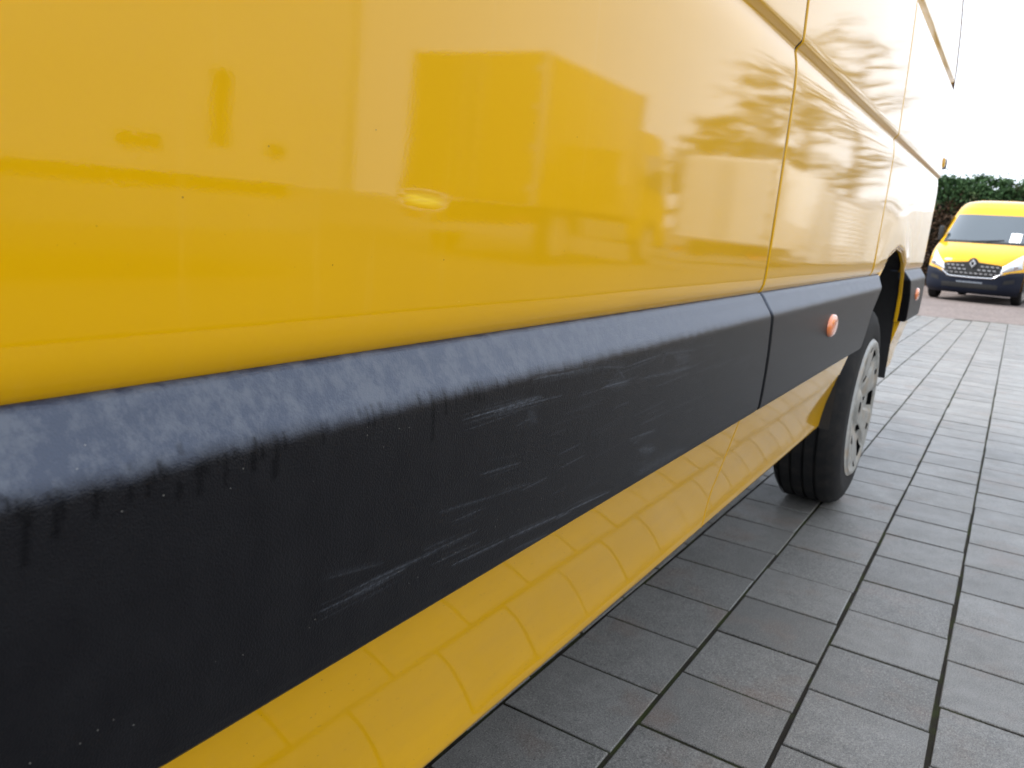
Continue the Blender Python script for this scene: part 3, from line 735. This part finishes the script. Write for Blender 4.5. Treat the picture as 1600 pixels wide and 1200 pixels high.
    if full:
        for s in (-1, 1):
            mr = smooth_by_angle(BM().box((s * 1.03 - .06, 1.18, 1.26), (s * 1.03 + .06, 1.30, 1.58), .035).build('mirror', M['seal'], root), 40)
            BM().tube([(s * .95, 1.30, 1.34), (s * 1.04, 1.25, 1.36)], .03, 8).build('mirror_arm', M['seal'], mr)

# front part of the near van (behind the camera)
fr = bpy.data.objects.new('cab_front', None); COL.objects.link(fr); fr.parent = van; fr.location = (-1.0, -2.33, .0); fr.scale = (1.0, 1.0, 1.06)
van_nose(fr, M['yellow_far'], False)
for o in list(fr.children): pass
for s in (1, -1):
    zs = np.array([.33, .40, .56, .76, 1.0, 1.14, 1.30]); P = []
    for y in np.linspace(-2.0, YF - .004, 20):
        row = []
        for z in zs:
            zz = z
            dd = math.hypot(y + 1.455, 0)
            if dd < .46 and z < .86: zz = max(z, .363 + math.sqrt(max(0, .46 ** 2 - dd ** 2)))
            x = np.interp(zz, [.33, .56, .76, 1.1, 1.3], [-.07, -.02, -.012, -.01, -.012]); row.append((x if s > 0 else -2.0 - x, y, zz))
        P.append(row)
    cd = grid_obj('cab_side', np.array(P), M['yellow_far'], van, flip=s < 0)
    X_ = lambda z: (np.interp(z, PROF[:, 0], PROF[:, 1]) if s > 0 else -2.0 - np.interp(z, PROF[:, 0], PROF[:, 1]))
    mesh_obj('door_glass', [(X_(1.32), -1.25, 1.30), (X_(1.32), YF - .12, 1.30), (X_(1.9), YF - .12, 1.92), (X_(1.9), -.78, 1.92)], [(0, 1, 2, 3)], M['glass'], cd)
    mesh_obj('pillar', [(X_(1.3) - .004 * s, -1.5, 1.29), (X_(1.3) - .004 * s, YF, 1.29), (X_(1.9) - .004 * s, YF, 1.95), (X_(2.18) - .004 * s, YF, 2.2), (X_(2.18) - .01 * s, -.6, 2.2)], [(0, 1, 2, 3, 4)], M['yellow_far'], cd)

# ------------------------------------------------------------------ the yellow van at the end of the yard
bvan = empty('parked_van', 'yellow panel van with dark bumper facing the camera in front of the hedge', 'van', (-.50, 19.35, -.02), math.radians(-7.5)); bvan.scale = (.93, .97, 1.03)
van_nose(bvan, M['yellow_far'])
for s in (1, -1):
    P = []
    for z in np.array([.30, .40, .60, .80, 1.0, 1.25, 1.4, 1.6, 1.87, 2.02, 2.14, 2.20, 2.235]):
        a = nose_pt(z, s); P.append([(a[0], max(a[1], y) if i else a[1], z + (0 if not .0 else 0)) for i, y in enumerate(np.linspace(.4, 5.0, 16))])
    grid_obj('side_panel', np.array(P), M['yellow_far'], bvan, flip=s > 0)
    for yc in (.90, 4.1):
        wheel(bvan, s * .985, yc, .335, .335, sgn=s, detail=False)
        arc = [(s * 1.002, yc + .45 * math.cos(a), .335 + .45 * math.sin(a)) for a in np.linspace(-.1, math.pi + .1, 20)]
        BM().add(arc + [(s * 1.002, yc, .30)], [(k, k + 1, 20) for k in range(19)]).build('wheel_arch', M['liner'], bvan)
    BM().box((min(s * .985, s * 1.012), 1.45, .50), (max(s * .985, s * 1.012), 3.6, .68), .006).build('side_moulding', M['bumper'], bvan)
    mesh_obj('door_glass', [(s * .985, 1.15, 1.28), (s * .985, 1.95, 1.28), (s * .915, 1.95, 1.82), (s * .915, 1.68, 1.82)], [(0, 1, 2, 3)], M['glass'], bvan)
P = np.array([[(x, y, 2.235 + .02 * (1 - (x / .53) ** 2)) for x in np.linspace(-.52, .52, 9)] for y in np.linspace(2.45, 5.0, 5)]); grid_obj('roof', P, M['yellow_far'], bvan)
BM().box((-.95, 4.95, .35), (.95, 5.0, 2.2)).build('rear_doors', M['yellow_far'], bvan)
BM().box((-.85, .4, .22), (.85, 4.9, .40)).build('underbody', M['black'], bvan)
# sheet of paper behind the windscreen, held against it
P = np.array([[nose_pt(z, u, .018) for u in np.linspace(.50, .72, 4)] for z in np.linspace(1.29, 1.49, 4)])
pp = grid_obj('paper_sheet', P, M['paper'])
pp.location = bvan.location; pp.rotation_euler = bvan.rotation_euler; pp.scale = bvan.scale
tag(pp, 'white sheet of paper at the windscreen of the yellow van by the hedge', 'paper')

# ------------------------------------------------------------------ hedge behind it
def foliage(n, centre_fn, size, up=.3):
    C = np.array([centre_fn() for _ in range(n)]); a = rng.normal(size=(n, 3)); a /= np.linalg.norm(a, axis=1)[:, None]
    b = rng.normal(size=(n, 3)); b -= (b * a).sum(1)[:, None] * a; b /= np.linalg.norm(b, axis=1)[:, None]
    s = size * rng.uniform(.5, 1.4, (n, 1)); a = a * s; b = b * s * .45
    return np.stack([C - a, C - b, C + a, C + b], 1)
hx0, hx1, hy0, hy1 = -9.0, 1.15, 28.0, 29.6
def htop(x): return 3.16 + .07 * math.sin(x * 1.9) + .07 * math.sin(x * 5.3 + 1) + .05 * math.sin(x * 11)
hedge = empty('hedge', 'tall clipped dark green conifer hedge behind the parked yellow van', 'hedge', ((hx0 + hx1) / 2, hy0 + .8, -.02))
hc = np.array([(hx0 + hx1) / 2, hy0 + .8, -.02])
def hp():
    x = rng.uniform(hx0, hx1); t_ = htop(x)
    if rng.random() < .6: return (x, hy0 + abs(rng.normal(0, .16)) + .10 * math.sin(x * 3 + 1), rng.uniform(0, t_))
    if rng.random() < .07: return (x, rng.uniform(hy0, hy1), t_ + abs(rng.normal(0, .16)))
    return (x, rng.uniform(hy0, hy1), t_ - abs(rng.normal(0, .12)))
Q = foliage(52000, hp, .055) - hc
zc = Q[:, 0, 2] - .02; dead = zc + rng.normal(0, .18, len(zc)) + .25 * np.sin(Q[:, 0, 0] * 2.1) < 2.30
quads_obj('foliage', Q[~dead], M['hedge'], hedge); dg = quads_obj('dead_growth', Q[dead], leafmat('dead_hedge', (.045, .030, .018), (.10, .055, .030), (.05, .06, .02), .0), hedge); dg['label'] = 'brown dead lower growth'
tw = []
for cx, cz in ((-1.75, 3.25), (-1.35, 3.2), (-.9, 3.32), (-.45, 3.22), (.35, 3.2), (1.2, 3.25)):
    cx = cx * 1.12
    tw.append(foliage(420, lambda: (cx + rng.normal(0, .16), hy0 + .5 + rng.normal(0, .15), cz + .02 + rng.normal(0, .08)), .06))
quads_obj('shoots', np.concatenate(tw) - hc, M['hedge'], hedge)
b = BM(); 
for k in range(30):
    x = hx0 + (k + .5) * (hx1 - hx0) / 30; b = BM().tube([(x - hc[0], .2, -.2), (x - hc[0] + .05, .2, 1.2), (x - hc[0], .15, 2.4)], [.06, .05, .02], 6); b.build('stem', M['bark'], hedge)
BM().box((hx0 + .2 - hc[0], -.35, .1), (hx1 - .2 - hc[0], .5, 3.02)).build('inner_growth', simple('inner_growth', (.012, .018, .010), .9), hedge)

# ------------------------------------------------------------------ across the yard (seen in the van's paint)
def lorry_wheel(parent, x, y, r=.46, sgn=-1):
    wheel(parent, x, y, r, r, sgn=sgn, detail=False)
def box_truck(name, label, loc, rz, mat, boxlen, boxw, zb, zt, cab=True, cabh=2.6, facing=1):
    t_ = empty(name, label, 'truck', loc, rz)
    hw = boxw / 2
    bb = smooth_by_angle(BM().box((-hw, 0, zb), (hw, boxlen, zt), .03).build('cargo_box', mat, t_), 30)
    for x in (-hw, hw):
        for y in (0, boxlen): BM().box((x - .035, y - .035, zb - .02), (x + .035, y + .035, zt + .012), .008).build('corner_post', M['alu'], bb)
    for x0, x1 in ((-hw + .06, -.012), (.012, hw - .06)):
        dr = BM().box((x0, -.045, zb + .05), (x1, -.012, zt - .08), .006).build('rear_door', mat, bb)
        xr = x1 - .12 if x0 < 0 else x0 + .12
        BM().tube([(xr, -.065, zb + .06), (xr, -.065, zt - .1)], .016, 8).build('lock_rod', M['alu'], dr)
        for q in range(4): 
            zq = zb + .25 + q * (zt - zb - .5) / 3; xe = x0 if x0 < 0 else x1
            BM().box((xe - .09, -.062, zq - .03), (xe + .09, -.046, zq + .03)).build('hinge', M['alu'], dr)
    BM().box((-.45, .2, zb - .30), (.45, boxlen + (1.6 if cab else 0), zb - .02)).build('chassis', M['black'], t_)
    for s in (-1, 1):
        lorry_wheel(t_, s * (hw - .06), boxlen * .28, sgn=s)
        BM().box((min(s * hw - s * .06, s * hw), boxlen * .45, zb - .45), (max(s * hw - s * .06, s * hw), boxlen * .95, zb - .15), .01).build('side_guard', M['alu'], t_)
        BM().box((s * hw - s * .35, -.02, zb - .32), (s * hw - s * .08, .05, zb - .2)).build('tail_lamp', M['red_lens'], t_)
    BM().box((-hw + .05, -.03, zb - .55), (hw - .05, .05, zb - .40), .01).build('under_run_bar', M['alu'], t_)
    if cab:
        y0 = boxlen + .18; cw = hw - .06; L = 1.75
        # cab shell lofted from side outline
        prof = [(0, .55), (0, cabh - .10), (.12, cabh), (.95, cabh), (1.18, cabh - .10), (1.45, 1.75), (1.70, 1.22), (1.75, .95), (1.75, .45), (1.35, .45), (1.30, .75), (1.05, .95), (.70, .95), (.45, .75), (.40, .55)]
        n = len(prof); V = []; 
        for s, ins in ((-1, 0), (1, 0)): V += [(s * (cw - .05 * max(0, z - 1.2)), y0 + y, z) for y, z in prof]
        Fc = [tuple(range(n))[::-1], tuple(range(n, 2 * n))] + [(k, (k + 1) % n, n + (k + 1) % n, n + k) for k in range(n)]
        cb = mesh_obj('cab', V, Fc, mat, t_)
        wi = cw - .10; BM().add([(-wi, y0 + 1.485, 1.70), (wi, y0 + 1.485, 1.70), (wi - .05, y0 + 1.23, 2.40 * cabh / 2.6), (-wi + .05, y0 + 1.23, 2.40 * cabh / 2.6)], [(0, 1, 2, 3)]).build('windscreen', M['glass'], cb)
        for s in (-1, 1):
            xg = lambda z: s * (cw - .05 * max(0, z - 1.2) + .006)
            mesh_obj('door_glass', [(xg(1.62), y0 + .45, 1.62), (xg(1.50), y0 + 1.40, 1.50), (xg(2.3), y0 + 1.12, 2.22), (xg(2.3), y0 + .45, 2.22)], [(0, 1, 2, 3)], M['glass'], cb)
            BM().box((s * (cw + .16) - .08, y0 + 1.42, 1.55), (s * (cw + .16) + .08, y0 + 1.52, 2.0), .02).build('mirror', M['seal'], cb)
            BM().box((s * cw * .55 - .14 * 1, y0 + 1.745, .72), (s * cw * .55 + .14, y0 + 1.775, .92), .008).build('headlight', M['lamp'], cb)
            lorry_wheel(t_, s * (cw - .01), y0 + .88, sgn=s)
        BM().box((-cw * .7, y0 + 1.74, .98), (cw * .7, y0 + 1.77, 1.18), .006).build('grille', M['black'], cb)
        BM().box((-cw, y0 + 1.70, .38), (cw, y0 + 1.84, .66), .02).build('bumper', M['bumper'], cb)
    return t_
box_truck('box_truck', 'yellow box truck across the yard, mirrored in the middle of the van panel', (7.15, 10.2, -.012), 0, M['truck_yellow'], 3.6, 2.5, .95, 3.22, True, 2.62)
box_truck('box_truck', 'tall white box truck mirrored at the left of the van panel', (6.25, -2.6, -.012), 0, M['white'], 8.0, 2.5, .88, 3.9, False)
wt = [o for o in bpy.data.objects if o.name.startswith('box_truck') and 'tall white' in o.get('label', '')][0]
for y0, y1, z0, z1, nm in ((3.91, 4.07, 1.12, 1.68, 'vent_panel'), (3.16, 3.50, 1.04, 1.13, 'side_latch'), (4.46, 4.62, 1.09, 1.19, 'side_latch')): BM().box((-1.275, y0 + 2.6, z0), (-1.252, y1 + 2.6, z1), .004).build(nm, M['bumper'], wt)
box_truck('box_trailer', 'white box trailer with closed rear doors mirrored near the panel seam', (5.85, 19.0, -.012), 0, M['white'], 5.2, 2.4, .60, 2.68, False)
bpy.data.objects['box_trailer']['category'] = 'trailer'
# ribbed white containers farther on
def container(loc, L, hgt, label):
    c = empty('storage_container', label, 'container', loc)
    BM().box((0, 0, .08), (2.3, L, hgt - .02)).build('shell', M['white'], c)
    for k in range(int((hgt - .3) / .16)):
        z = .2 + k * .16
        BM().box((-.060, .08, z), (-.001, L - .08, z + .085), .006).build('rib', M['white'], c)
    for x in (-.04, 2.24):
        for y in (-.02, L - .08): BM().box((x, y, 0), (x + .1, y + .1, hgt), .008).build('corner_post', M['alu'], c)
    BM().box((-.075, -.01, hgt - .12), (.0, L, hgt + .0), .006).build('top_rail', M['alu'], c)
container((4.7, 26.4, -.012), 6.0, 2.45, 'long ribbed white storage container mirrored before the wheel arch')
container((4.75, 33.4, -.012), 7.0, 2.7, 'taller ribbed white storage container mirrored ahead of the rear corner')
container((2.75, 41.5, -.012), 6.5, 2.9, 'ribbed white storage container farthest off, mirrored at the rear corner of the van')

def cedar(loc, H, spread, label, seed):
    r = random.Random(seed); t_ = empty('cedar_tree', label, 'tree', loc, 0, 'trees beyond the yard')
    lean = r.uniform(-.03, .03)
    pts = [(lean * z + .12 * math.sin(z * .7), .1 * math.cos(z * .6), z) for z in np.linspace(-.3, H, 12)]
    BM().tube(pts, [max(.03, .30 * (1 - .93 * k / 11)) * H / 12 for k in range(12)], 8).build('trunk', M['bark'], t_)
    lb = BM(); cl = []
    nb = 46
    for k in range(nb):
        z = H * (.16 + .82 * k / nb) + r.uniform(-.3, .3); a = r.uniform(0, 2 * math.pi); rel = (z / H)
        L = spread * (1.0 - .72 * max(0, rel - .25)) * r.uniform(.45, 1.1); rise = r.uniform(-.05, .22)
        p0 = Vector((lean * z, 0, z)); dirv = Vector((math.cos(a), math.sin(a), 0)); pp_ = []
        for s in np.linspace(0, 1, 5): pp_.append(p0 + dirv * L * s + Vector((0, 0, L * (rise * s + .10 * s * s))) + Vector((r.gauss(0, .05), r.gauss(0, .05), r.gauss(0, .05))) * L * .3)
        lb.tube(pp_, [.07 * H / 12, .055 * H / 12, .04 * H / 12, .025 * H / 12, .01], 5)
        for q in range(int(7 + 7 * L / spread)):
            s = r.uniform(.3, 1.05); c = p0 + dirv * L * s + Vector((0, 0, L * (rise * s + .1 * s * s))) + Vector((r.gauss(0, .3), r.gauss(0, .3), r.gauss(0.05, .07))) * (spread / 4)
            w_ = r.uniform(.22, .5) * spread / 4
            cl.append(foliage(10, lambda: (c.x + rng.normal(0, w_), c.y + rng.normal(0, w_), c.z + rng.normal(0, .09)), .13))
    lb.build('limbs', M['bark'], t_); quads_obj('crown', np.concatenate(cl), M['needle'], t_); return t_
cedar((14.0, 50.0, -.02), 12.0, 5.0, 'spreading cedar mirrored just left of the panel seam', 1)
cedar((14.5, 64.0, -.02), 17.5, 6.5, 'tallest cedar mirrored right of the panel seam', 2)
cedar((13.0, 38.0, -.02), 6.4, 2.8, 'small cedar mirrored beside the yellow truck cab', 3)
cedar((16.0, 92.0, -.02), 24.0, 8.0, 'far cedar mirrored at the rear of the van', 4)
